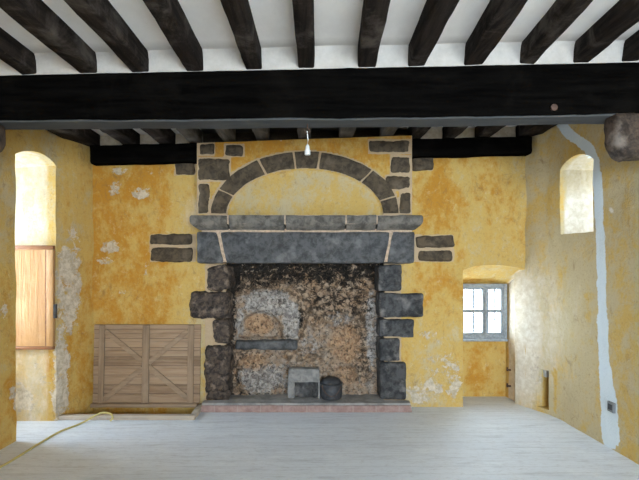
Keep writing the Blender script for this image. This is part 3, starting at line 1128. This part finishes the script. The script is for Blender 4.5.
# stone corbels carrying the ends of the main beam
for (side, xt, ztop, zbot, lab) in ((1, 1.936, 2.443, 2.158, 'rounded rusty brown stone corbel under the right end of the main beam'),
                                    (-1, -1.97, 2.392, 2.20, 'brown stone corbel under the left end of the main beam')):
    bm = bmesh.new()
    xw = side * 2.505
    add_stone(bm, [(min(xt, xw), zbot), (max(xt, xw), zbot), (max(xt, xw), ztop), (min(xt, xw), ztop)], 2.668, 2.80, 0.010, 4.5, 0.02, 3.0 + side, 7)
    for v in bm.verts:
        # the lower corner of the nose is rounded off
        d = abs(v.co.x - xt)
        f = (ztop - v.co.z) / (ztop - zbot)
        if d < 0.12 and f > 0.6:
            v.co.x += side * (1 - d / 0.12) * ((f - 0.6) / 0.4) ** 2 * 0.06
    o = link_bm('stone_corbel', bm, M['corbel_stone'], None, 60)
    tag(o, lab, 'corbel', 'stone corbels of the main beam', 'thing')

# ------------------------------------------------------------------ fireplace
fp = empty('fireplace', (-0.03, 4.30, 0.0), 'large old stone fireplace with yellow plastered breast, arch and sooty firebox', 'fireplace')
BD = 4.19               # front of the chimney breast


def Q(x0, y0, x1, y1, D, j=0.0):
    """pixel rectangle at depth D -> quad of (x, z) corners, slightly skewed"""
    r = lambda: random.uniform(-j, j)
    return [(X(x0 + r(), D), Z(y1 + r(), D)), (X(x1 + r(), D), Z(y1 + r(), D)), (X(x1 + r(), D), Z(y0 + r(), D)), (X(x0 + r(), D), Z(y0 + r(), D))]


QUOINS = [(199, 143.5, 214, 155), (198, 158, 230, 181), (197.5, 183.5, 209, 213.5), (225, 144.5, 243.5, 156),
          (369, 140, 410, 153), (391, 156, 410.5, 173), (386, 175.5, 410, 190), (400, 192, 410.5, 213.5)]


def ell(px):
    return 215 - 63 * math.sqrt(max(0, 1 - ((px - 305) / 94.0) ** 2))


# plastered breast
bm = bmesh.new()
bx0, bx1 = -1.091, 1.023
bz0 = Z(217, BD)
nx, nzv = 150, 60
G = []
for i in range(nx + 1):
    row = []
    for j in range(nzv + 1):
        x = bx0 + (bx1 - bx0) * i / nx
        zt = Z(143 - 7.5 * (x - bx0) / (bx1 - bx0), BD)
        z = bz0 + (zt - bz0) * j / nzv
        px, py = VX + x * F / BD, VY - (z - EYE) * F / BD
        inside = ((px - 305.5) / 78.5) ** 2 + ((py - 215) / 47.0) ** 2 < 1 and py < 217
        y = BD + fbm((x, 0, z), 2.2, 4.0, 3) * 0.008 + fbm((x, 0, z), 9, 4.0, 3) * 0.002
        e = ((px - 305.5) / 78.5) ** 2 + ((py - 215) / 47.0) ** 2
        y += 0.035 * (1 - sstep(0.93, 1.0, e))
        row.append(bm.verts.new((x, y, z)))
    G.append(row)
for i in range(nx):
    for j in range(nzv):
        bm.faces.new((G[i][j], G[i + 1][j], G[i + 1][j + 1], G[i][j + 1]))
bk = [[bm.verts.new((G[i][j].co.x, 4.43, G[i][j].co.z)) for j in (0, nzv)] for i in range(nx + 1)]
sideL = [bm.verts.new((bx0, 4.43, G[0][j].co.z)) for j in range(1, nzv)]
sideR = [bm.verts.new((bx1, 4.43, G[nx][j].co.z)) for j in range(1, nzv)]
L_ = [bk[0][0]] + sideL + [bk[0][1]]
R_ = [bk[nx][0]] + sideR + [bk[nx][1]]
for j in range(nzv):
    bm.faces.new((G[0][j], G[0][j + 1], L_[j + 1], L_[j]))
    bm.faces.new((G[nx][j], G[nx][j + 1], R_[j + 1], R_[j]))
for i in range(nx):
    bm.faces.new((G[i][0], G[i + 1][0], bk[i + 1][0], bk[i][0]))
    bm.faces.new((G[i][nzv], G[i + 1][nzv], bk[i + 1][1], bk[i][1]))
breast = link_bm('chimney_breast', bm, M['plaster'], fp, 40)
OB = world_loc(breast)


def breast_px(c):
    x, z = c.x + OB.x, c.z + OB.z
    return VX + x * F / BD, VY - (z - EYE) * F / BD


def b_tone(c):
    px, py = breast_px(c)
    e = ((px - 305.5) / 78.5) ** 2 + ((py - 215) / 47.0) ** 2
    return 0.64 - 0.34 * (1 - sstep(0.9, 1.05, e)) + 0.2 * sstep(190, 150, py) * (1 if e > 1 else 0)


def b_mortar(c):
    px, py = breast_px(c)
    m = 0
    for (x0, y0, x1, y1) in QUOINS:
        d = max(x0 - px, px - x1, y0 - py, py - y1)
        m = max(m, 1 - sstep(0.0, 2.2, d))
    e0 = ((px - 305) / 96.5) ** 2 + ((py - 215) / 65.0) ** 2
    e1 = ((px - 305.5) / 77.5) ** 2 + ((py - 215) / 46.5) ** 2
    if e0 < 1 and e1 > 1:
        m = 1
    m = max(m, 1 - sstep(0, 2.2, px - 196.5), 1 - sstep(0, 2.2, 412.5 - px))
    return m


attr(breast.data, 'tone', b_tone)
attr(breast.data, 'white', lambda c: 0.0)
attr(breast.data, 'grey', lambda c: 0.0)
attr(breast.data, 'mortar', b_mortar)
attr(breast.data, 'soot', lambda c: 0.0)
attr(breast.data, 'wash_and_light', lambda c: 0.0)
breast['label'] = 'yellow plastered chimney breast'

for i, (a, b, c, d) in enumerate(QUOINS):
    bm = bmesh.new()
    q = Q(a, b, c, d, BD - 0.01, 0.8)
    add_stone(bm, q, BD - 0.012, BD + 0.12, 0.010, 5.0, 0.02, i * 1.3, 12)
    link_bm('breast_stone', bm, M['brown_stone'], fp, 50)

# arch stones
ANG = []


def arch_pt(t, rx, ry):
    return (305 + rx * -math.cos(t), 215 - ry * math.sin(t))


def ang_of(px, py):
    return math.atan2((215 - py) / 55.0, -(px - 305) / 86.0)


joints = [(231, 194), (263, 168), (294.5, 160), (319, 161), (362, 179), (381, 200)]
ts = [0.02] + [ang_of(*j) for j in joints] + [math.pi - 0.02]
for i in range(len(ts) - 1):
    ta, tb = ts[i] + 0.012, ts[i + 1] - 0.012
    bm = bmesh.new()
    n = max(3, int((tb - ta) * 12))
    add_stone(bm, [(0, 0), (1, 0), (1, 1), (0, 1)], BD - 0.02, BD + 0.10, 0.0, 9, 0.08, 0)
    # map the unit block onto the arch ring
    for v in bm.verts:
        u, w = v.co.x, v.co.z
        t = ta + (tb - ta) * u
        ro = 1.0 + 0.02 * nz((i * 3.3, t * 2, 0), 1.0)
        px = 305 - ((78.5) * (1 - w) + 94 * w * ro) * math.cos(t)
        py = 215 - ((47.0) * (1 - w) + 63 * w * ro) * math.sin(t)
        p = at(px, py, BD)
        p.y = v.co.y
        p += Vector((fbm(p, 12, i, 3), fbm(p, 12, i + 5, 3), fbm(p, 12, i + 8, 3))) * 0.005
        v.co = p
    link_bm('arch_stone', bm, M['brown_stone'], fp, 50)

# cornice: five stones with a moulded front and returned ends
CP = [(0.0, 0.0), (0.035, 0.012), (0.085, 0.045), (0.105, 0.065), (0.112, 0.085), (0.112, 0.125), (0.100, 0.142), (0.02, 0.150)]  # (projection, height)
cz0 = Z(230.5, 4.12)
cy = 4.175
cx0, cx1 = -1.035, 1.015
cuts = [cx0, X(228, 4.08), X(285, 4.08), X(346, 4.08), X(377, 4.08), cx1]
for i in range(5):
    xa, xb = cuts[i] + (0.008 if i else 0), cuts[i + 1] - (0.008 if i < 4 else 0)
    bm = bmesh.new()
    n = max(6, int((xb - xa) / 0.03))
    rings = []
    for k in range(n + 1):
        x = xa + (xb - xa) * k / n
        ring = []
        for (pr, h) in CP:
            xx = x
            if i == 0 and k == 0:
                xx = x - pr * 0.85
            elif i == 4 and k == n:
                xx = x + pr * 0.75
            p = Vector((xx, cy - pr, cz0 + h))
            p += Vector((0, fbm(p, 8, i, 3), fbm(p, 8, i + 4, 3))) * 0.006
            ring.append(bm.verts.new(p))
        ring.append(bm.verts.new((x, cy + 0.2, cz0 + 0.150)))
        ring.append(bm.verts.new((x, cy + 0.2, cz0)))
        rings.append(ring)
    m = len(rings[0])
    for k in range(n):
        for q in range(m):
            j = (q + 1) % m
            bm.faces.new((rings[k][q], rings[k + 1][q], rings[k + 1][j], rings[k][j]))
    bm.faces.new(rings[0]); bm.faces.new(rings[-1][::-1])
    link_bm('cornice_stone', bm, M['cornice_stone'], fp, 45)
bm = bmesh.new()
add_box(bm, cx0 + 0.05, cx1 - 0.05, cy - 0.098, cy + 0.1, cz0 + 0.06, cz0 + 0.145)
add_box(bm, cx0 + 0.0, cx1 - 0.0, 4.16, 4.35, Z(233, 4.14), cz0 + 0.02)
add_box(bm, X(214, 4.14), X(229, 4.14), 4.152, 4.3, Z(262, 4.14), Z(232, 4.14))
add_box(bm, X(381, 4.14), X(393, 4.14), 4.152, 4.3, Z(262, 4.14), Z(232, 4.14))
link_bm('mortar_bed', bm, M['mortar'], fp, 0)

# lintel and the two corbel stones at its ends
LD = 4.14
bm = bmesh.new()
add_stone(bm, [(X(226, LD), Z(263.5, LD)), (X(385, LD), Z(263.5, LD)), (X(391, LD), Z(231.5, LD)), (X(219, LD), Z(231.5, LD))], LD, 4.5, 0.006, 14, 0.035, 2.0, 5)
lo = link_bm('lintel', bm, M['lintel_stone'], fp, 50)
lo['label'] = 'smooth blue-grey lintel stone'
for (q) in ([(X(196.5, LD), Z(263.5, LD)), (X(224.3, LD), Z(263.5, LD)), (X(217, LD), Z(231.5, LD)), (X(196, LD), Z(231.5, LD))],
            [(X(386.7, LD), Z(263.5, LD)), (X(415, LD), Z(263.5, LD)), (X(415.5, LD), Z(231.5, LD)), (X(392.5, LD), Z(231.5, LD))]):
    bm = bmesh.new()
    add_stone(bm, q, LD + 0.002, 4.48, 0.006, 12, 0.03, q[0][0], 7)
    link_bm('lintel_end', bm, M['lintel_stone'], fp, 50)

# stones set into the wall beside the breast
for i, r in enumerate(((175, 161, 194, 174), (412.5, 156, 433.5, 170), (150, 234, 192, 244.5), (151, 247.5, 192, 261.5),
                       (416.5, 236, 454, 247.5), (418, 250.5, 453, 261.5))):
    bm = bmesh.new()
    add_stone(bm, Q(*r, 4.39, 0.8), 4.385, 4.50, 0.010, 6, 0.02, 20 + i * 1.9, 12)
    link_bm('wall_stone', bm, M['brown_stone'], fp, 50)

# jamb stones
JL = [(207, 265, 229, 291), (190, 293, 230, 319), (214, 320, 230, 345), (204, 346, 230, 393), (207, 391, 231, 400.5)]
JR = [(378.5, 265, 402, 291), (379, 293, 424, 317.5), (379.5, 319.5, 413.5, 337), (380, 339, 400, 361.5), (380, 363, 406, 399.5)]
for i, r in enumerate(JL):
    bm = bmesh.new()
    add_stone(bm, Q(*r, 4.36, 1.2), 4.355, 4.66, 0.026, 6, 0.018, 40 + i * 2.1, 9)
    link_bm('jamb_stone', bm, M['burnt_stone'], fp, 60)
for i, r in enumerate(JR):
    bm = bmesh.new()
    add_stone(bm, Q(*r, 4.36, 0.5), 4.355, 4.66, 0.008, 14, 0.018, 60 + i * 2.1, 9)
    link_bm('jamb_stone', bm, M['jamb_stone'], fp, 50)

# firebox back: rough burnt rubble and clay with a small arched alcove
bm = bmesh.new()
fx0, fx1, fz0, fz1 = -0.85, 0.80, 0.05, 1.62
nx, nzv = 150, 150
FD = 4.58
G = []
for i in range(nx + 1):
    row = []
    for j in range(nzv + 1):
        x = fx0 + (fx1 - fx0) * i / nx
        z = fz0 + (fz1 - fz0) * j / nzv
        px, py = VX + x * F / FD, VY - (z - EYE) * F / FD
        y = FD - 0.05 * sstep(0.5, 0.08, z) + 0.03 * sstep(1.2, 1.6, z)
        rough = 0.030 if px > 300 or py > 345 or py < 292 else 0.014
        y += fbm((x, 0, z), 6, 2.0, 5) * rough * 0.8 + abs(fbm((x, 0, z), 15, 7.0, 4)) * rough * 1.9
        # alcove: a little vaulted recess
        ex = (px - 260.5) / 23.0
        arch = 337 - 27 * math.sqrt(max(0, 1 - ex * ex))
        if abs(ex) < 1 and arch < py < 338:
            k = min(sstep(1.0, 0.85, abs(ex)), sstep(arch, arch + 4, py), 1)
            y += 0.09 * k
        # smoother plaster panel around the alcove stands proud
        if 237 < px < 298 and 295 < py < 342:
            y -= 0.02
        row.append(bm.verts.new((x, y, z)))
    G.append(row)
for i in range(nx):
    for j in range(nzv):
        bm.faces.new((G[i][j], G[i + 1][j], G[i + 1][j + 1], G[i][j + 1]))
fb = link_bm('firebox_back', bm, M['fire'], fp, 80)
fb['label'] = 'burnt rough clay and rubble back of the firebox'
OF = world_loc(fb)


def fpx(c):
    return VX + (c.x + OF.x) * F / FD, VY - (c.z + OF.z - EYE) * F / FD


def fspots(c, lst):
    x, y = fpx(c)
    s = 0
    for px, py, rx, ry, k in lst:
        d = math.hypot((x - px) / rx, (y - py) / ry)
        s = max(s, k * (1 - sstep(0.4, 1.2, d)))
    return s


attr(fb.data, 'lime', lambda c: fspots(c, [(268, 303, 34, 18, 0.8), (292, 322, 12, 28, 0.75), (240, 322, 6, 24, 0.6), (340, 320, 22, 14, 0.45), (300, 350, 18, 16, 0.4), (262, 378, 32, 20, 0.72), (310, 345, 14, 14, 0.5),
                                           (360, 380, 18, 18, 0.35), (372, 330, 9, 60, 0.55), (285, 375, 8, 24, 0.5)]))
attr(fb.data, 'crumb', lambda c: fspots(c, [(335, 290, 52, 40, 1.0), (362, 345, 18, 44, 0.85), (300, 318, 8, 30, 0.8), (255, 283, 40, 14, 0.7), (240, 370, 12, 34, 0.6), (305, 355, 30, 10, 0.4)]))
attr(fb.data, 'clay', lambda c: fspots(c, [(258, 325, 20, 14, 0.8), (345, 345, 26, 30, 0.55), (255, 362, 20, 14, 0.55), (310, 283, 14, 8, 0.5), (365, 285, 12, 14, 0.45),
                                           (345, 375, 20, 16, 0.5), (255, 288, 18, 7, 0.3)]))


def f_soot(c):
    x, y = fpx(c)
    s = 0.66 * sstep(304, 272, y) + 0.6 * sstep(242, 232, x) * sstep(395, 330, y)
    s = max(s, fspots(c, [(360, 305, 20, 18, 0.45), (325, 275, 60, 18, 0.5), (330, 300, 40, 26, 0.33), (301, 318, 4, 18, 0.5), (365, 360, 10, 24, 0.35), (250, 395, 60, 5, 0.5), (240, 385, 9, 18, 0.4)]))
    return s


attr(fb.data, 'soot', f_soot)
bm = bmesh.new()
add_stone(bm, Q(236, 340, 297, 349.5, 4.52, 0.8), 4.49, 4.62, 0.012, 5, 0.02, 77, 10)
ls = link_bm('ledge_stone', bm, M['lintel_stone'], fb, 60)

# hearth: ashy slab with a brick edge
bm = bmesh.new()
hx0, hx1 = X(201.5, 4.245), X(411, 4.245)
n1, n2 = 80, 24
top = []
for i in range(n1 + 1):
    row = []
    for j in range(n2 + 1):
        x = hx0 + (hx1 - hx0) * i / n1
        y = 4.262 + (4.66 - 4.262) * j / n2
        xx = x * (1 - 0.0 * j) if y < 4.36 else max(-0.83, min(0.78, x))
        z = 0.088 + 0.004 * fbm((x, y, 0), 5, 1.0, 3)
        row.append(bm.verts.new((xx, y, z)))
    top.append(row)
for i in range(n1):
    for j in range(n2):
        bm.faces.new((top[i][j], top[i + 1][j], top[i + 1][j + 1], top[i][j + 1]))
ed = [e for e in bm.edges if len(e.link_faces) == 1]
r = bmesh.ops.extrude_edge_only(bm, edges=ed)
for v in [g for g in r['geom'] if isinstance(g, bmesh.types.BMVert)]:
    v.co.z = 0.0
bmesh.ops.remove_doubles(bm, verts=bm.verts[:], dist=0.0005)
link_bm('hearth_slab', bm, M['hearth'], fp, 40)
bm = bmesh.new()
add_stone(bm, [(hx0 - 0.01, 0.0), (hx1 + 0.01, 0.0), (hx1 + 0.005, 0.066), (hx0 + 0.0, 0.066)], 4.243, 4.275, 0.003, 8, 0.03, 5, 8)
o = link_bm('brick_edge', bm, M['brick'], fp, 40)
o['label'] = 'red brick edge of the hearth'

# things standing on the hearth
p = at(304, 397, 4.40)
blk = empty('stone_block', (p.x, 4.43, 0.09), 'grey stone block with a dark opening, standing in the firebox beside the iron pot', 'block')
D = 4.40
bx0, bx1 = X(287.5, D), X(320, D)
bz1 = Z(368.5, D)
bm = bmesh.new()
add_stone(bm, [(bx0, 0.26), (bx1, 0.255), (bx1 - 0.004, bz1 - 0.005), (bx0 + 0.01, bz1)], 4.385, 4.50, 0.005, 8, 0.02, 5, 12)
link_bm('block_body', bm, M['block'], blk, 50)
for (xa, xb) in ((bx0, bx0 + 0.075), (bx1 - 0.02, bx1)):
    bm = bmesh.new()
    add_stone(bm, [(xa, 0.09), (xb, 0.09), (xb, 0.268), (xa, 0.268)], 4.392, 4.495, 0.005, 8, 0.02, xa * 9, 12)
    link_bm('block_foot', bm, M['block'], blk, 50)
bm = bmesh.new()
add_stone(bm, [(bx0 + 0.07, 0.095), (bx1 - 0.018, 0.095), (bx1 - 0.018, 0.262), (bx0 + 0.07, 0.262)], 4.415, 4.49, 0.006, 6, 0.02, 2, 12)
link_bm('block_recess', bm, M['jamb_stone'], blk, 50)

pot = empty('iron_pot', (X(331.5, 4.36), 4.41, 0.09), 'round black iron pot with a shoulder and lid, standing on the hearth', 'pot')
cx, cyy = X(331.5, 4.37), 4.405
bm = bmesh.new()
add_lathe(bm, cx, cyy, [(0.085, 0.094), (0.104, 0.10), (0.112, 0.125), (0.114, 0.20), (0.110, 0.235), (0.118, 0.245), (0.118, 0.255), (0.104, 0.262)], 28)
link_bm('pot_body', bm, M['iron'], pot, 40)
bm = bmesh.new()
add_lathe(bm, cx, cyy, [(0.102, 0.258), (0.094, 0.282), (0.070, 0.298), (0.062, 0.302)], 28)
link_bm('pot_lid', bm, M['iron'], pot, 40)
hb = [(cx + 0.116 * math.cos(a), cyy + 0.116 * math.sin(a), 0.235 - 0.10 * math.sin((a + 2.6) / 2.0 * math.pi) * 0.9) for a in [(-2.6 + 2.0 * k / 14) for k in range(15)]]
bm = bmesh.new()
add_tube(bm, hb, 0.004, 7)
link_bm('pot_handle', bm, M['rust'], pot, 40)

# ------------------------------------------------------------------ stair hatch
PD = 4.345
td = empty('trapdoor', (X(146, PD), 4.36, 0.062), 'oak board trapdoor with crossed battens, leaning against the wall left of the fireplace', 'trapdoor')
tx0, tx1 = X(92.5, PD), X(200, PD)
tz0, tz1 = 0.062, Z(325, PD)
lean = 0.035


def tpt(v):
    """lean the panel back against the wall"""
    v.co.y += lean * (v.co.z - tz0) / (tz1 - tz0)


bm = bmesh.new()
nb = 9
bh = (tz1 - tz0) / nb
for k in range(nb):
    add_box(bm, tx0 + random.uniform(0, 0.004), tx1 - random.uniform(0, 0.004), 4.343, 4.365, tz0 + k * bh + 0.001, tz0 + (k + 1) * bh - 0.001, 0.002, 1)
for v in bm.verts:
    tpt(v)
link_bm('boards', bm, M['oak'], td, 30)
for (a, b) in ((98.5, 104), (142, 149), (187.5, 193.5)):
    bm = bmesh.new()
    add_box(bm, X(a, PD), X(b, PD), 4.322, 4.343, tz0 + 0.004, tz1 - 0.004, 0.003, 1)
    for v in bm.verts:
        tpt(v)
    link_bm('batten', bm, M['batten_v'], td, 30)


def diag(pa, pb, w, y0, y1):
    a = Vector((X(pa[0], PD), Z(pa[1], PD))); b = Vector((X(pb[0], PD), Z(pb[1], PD)))
    t = (b - a).normalized(); nn = Vector((-t.y, t.x)) * w / 2
    bm = bmesh.new()
    add_prism(bm, [tuple(a - nn), tuple(b - nn), tuple(b + nn), tuple(a + nn)], y0, y1, 0.003)
    for v in bm.verts:
        tpt(v)
    return link_bm('brace', bm, M['batten_x'], td, 30)


def on_line(a, b, x):
    return (x, a[1] + (b[1] - a[1]) * (x - a[0]) / (b[0] - a[0]))


for (pa, pb, yy0) in (((104.5, 399), (187.5, 331), 4.324), ((104.5, 331.5), (187.5, 398), 4.327)):
    diag(pa, on_line(pa, pb, 142.5), 0.05, yy0, 4.343)
    diag(on_line(pa, pb, 148.5), pb, 0.05, yy0, 4.343)

hc = empty('hatch_curb', (-1.7, 4.2, 0.0), 'low pale wooden curb framing the floor hatch below the leaning trapdoor', 'hatch frame')
bm = bmesh.new()
add_box(bm, X(60, 4.06), -1.075, 4.035, 4.095, 0.0, 0.042, 0.005)
link_bm('front_rail', bm, M['curb'], hc, 30)
bm = bmesh.new()
add_box(bm, -1.125, -1.07, 4.096, 4.385, 0.0, 0.045, 0.005)
link_bm('side_rail', bm, M['curb'], hc, 30)
bm = bmesh.new()
add_box(bm, -2.205, -1.127, 4.31, 4.40, 0.025, 0.061, 0.004)
link_bm('back_rail', bm, M['batten_x'], hc, 30)

# ------------------------------------------------------------------ folded shutter in the left embrasure
sh = empty('window_shutter', (-2.6, 3.99, 0.67), 'honey coloured panelled wooden shutter folded against the left window reveal', 'shutter')
sx0, sx1 = -2.86, X(53.5, 3.97)
sz0, sz1 = Z(349.5, 3.97), Z(245.5, 3.97)
yf, yb = 3.962, 3.998
bm = bmesh.new()
add_box(bm, sx0 + 0.03, sx1 - 0.06, yf + 0.010, yb - 0.008, sz0 + 0.03, sz1 - 0.035)
link_bm('panel', bm, M['pine'], sh, 30)
for (a, b) in ((sx0, sx0 + 0.06), (sx1 - 0.065, sx1)):
    bm = bmesh.new()
    add_box(bm, a, b, yf, yb, sz0 + 0.03, sz1 - 0.038, 0.004)
    link_bm('stile', bm, M['pine'], sh, 30)
bm = bmesh.new()
add_box(bm, sx1 - 0.075, sx1 - 0.066, yf + 0.002, yb, sz0 + 0.03, sz1 - 0.04)
link_bm('bead', bm, M['pine_edge'], sh, 30)
for (a, b) in ((sz0, sz0 + 0.028), (sz1 - 0.036, sz1)):
    bm = bmesh.new()
    add_box(bm, sx0, sx1, yf - 0.003, yb, a, b, 0.004)
    link_bm('rail', bm, M['pine_edge'], sh, 30)

# ------------------------------------------------------------------ small things
# hose across the floor
def fpt(px, py, z=0.009):
    D = (EYE - z) * F / (py - VY)
    return Vector(((px - VX) * D / F, D, z))


pts = [fpt(-30, 479), fpt(0, 467), fpt(20, 455.5), fpt(40, 443), fpt(60, 431.5), fpt(77, 425)]
a = Vector((X(88, 4.0), 4.0, 0.018)); b = Vector((X(97, 4.04), 4.045, 0.052)); c = Vector((X(104, 4.07), 4.07, 0.062))
d = Vector((X(111, 4.06), 4.055, 0.053)); e = Vector((X(112, 4.0), 4.015, 0.03)); f = Vector((X(110.5, 4.0), 3.99, 0.011))
bm = bmesh.new()
add_tube(bm, catmull(pts + [a, b, c, d, e, f], 8), 0.0085, 8)
o = link_bm('garden_hose', bm, M['hose'], None, 60)
tag(o, 'thin yellow hose lying across the floor, its end looped over the hatch curb', 'hose')

# bulb holder hanging from the main beam
pb = empty('bulb_holder', (X(308, 2.8), 2.80, 2.2), 'white bulb holder hanging from a hook under the main beam', 'lamp holder')
hx = X(307.5, 2.8)
bm = bmesh.new()
add_tube(bm, [(hx, 2.80, 2.425), (hx, 2.80, 2.375)], 0.004, 8)
add_tube(bm, [(hx + 0.016 * math.sin(t), 2.80, 2.361 + 0.016 * math.cos(t)) for t in [k * 5.0 / 12 for k in range(13)]], 0.004, 8)
link_bm('hook', bm, M['rust'], pb, 40)
bm = bmesh.new()
add_tube(bm, [(hx - 0.002, 2.80, 2.36), (hx + 0.003, 2.80, 2.30), (hx, 2.80, 2.268)], 0.004, 8)
link_bm('cord', bm, M['white_plastic'], pb, 40)
bm = bmesh.new()
add_lathe(bm, hx, 2.80, [(0.006, 2.272), (0.012, 2.262), (0.015, 2.24), (0.019, 2.232), (0.019, 2.205), (0.014, 2.203)], 16)
link_bm('socket', bm, M['white_plastic'], pb, 40)


def right_wall_x(y):
    P = RIGHT
    for (xa, ya), (xb, yb) in zip(P[:-1], P[1:]):
        if ya <= y <= yb:
            return xa + (xb - xa) * (y - ya) / (yb - ya)
    return 2.5


# socket plate on the grey repair strip
yy = 3.415
xx = right_wall_x(yy)
so = empty('wall_socket', (xx, yy, Z(412, yy)), 'small grey socket box on the pale repair strip of the right wall', 'socket')
z0, z1 = Z(412, yy), Z(402, yy)
bm = bmesh.new()
add_box(bm, xx - 0.010, xx + 0.03, yy - 0.036, yy + 0.036, z0, z1, 0.004)
link_bm('box', bm, M['grey_plastic'], so, 30)
bm = bmesh.new()
add_box(bm, xx - 0.013, xx - 0.0095, yy - 0.024, yy + 0.024, z0 + 0.018, z1 - 0.018, 0.001)
link_bm('cover', bm, M['iron'], so, 30)
# box inside the small recess
bm = bmesh.new()
add_box(bm, 2.375, 2.45, 4.262, 4.304, 0.345, 0.418, 0.005)
o = link_bm('junction_box', bm, M['pale_plastic'], None, 30)
tag(o, 'small grey junction box at the top of the low recess in the right wall', 'junction box')
# iron shutter catch on the left jamb
yy = 4.0
bm = bmesh.new()
xw = -2.378
add_box(bm, -2.385, -2.345, 3.965, 3.985, Z(318, yy), Z(304, yy), 0.004)
o = link_bm('iron_catch', bm, M['iron'], None, 30)
tag(o, 'small black iron catch on the left window jamb beside the shutter', 'catch')
for (py, lab) in ((369, 'upper iron pin in the white reveal right of the niche'), (385, 'lower iron pin in the white reveal right of the niche')):
    bm = bmesh.new()
    z = Z(py, 4.70)
    add_tube(bm, [(2.23, 4.66, z), (2.175, 4.66, z)], 0.010, 8)
    add_tube(bm, [(2.180, 4.66, z - 0.012), (2.180, 4.66, z + 0.03)], 0.008, 8)
    o = link_bm('iron_pin', bm, M['rust'], None, 30)
    tag(o, lab, 'hinge pin', 'iron pins in the niche')
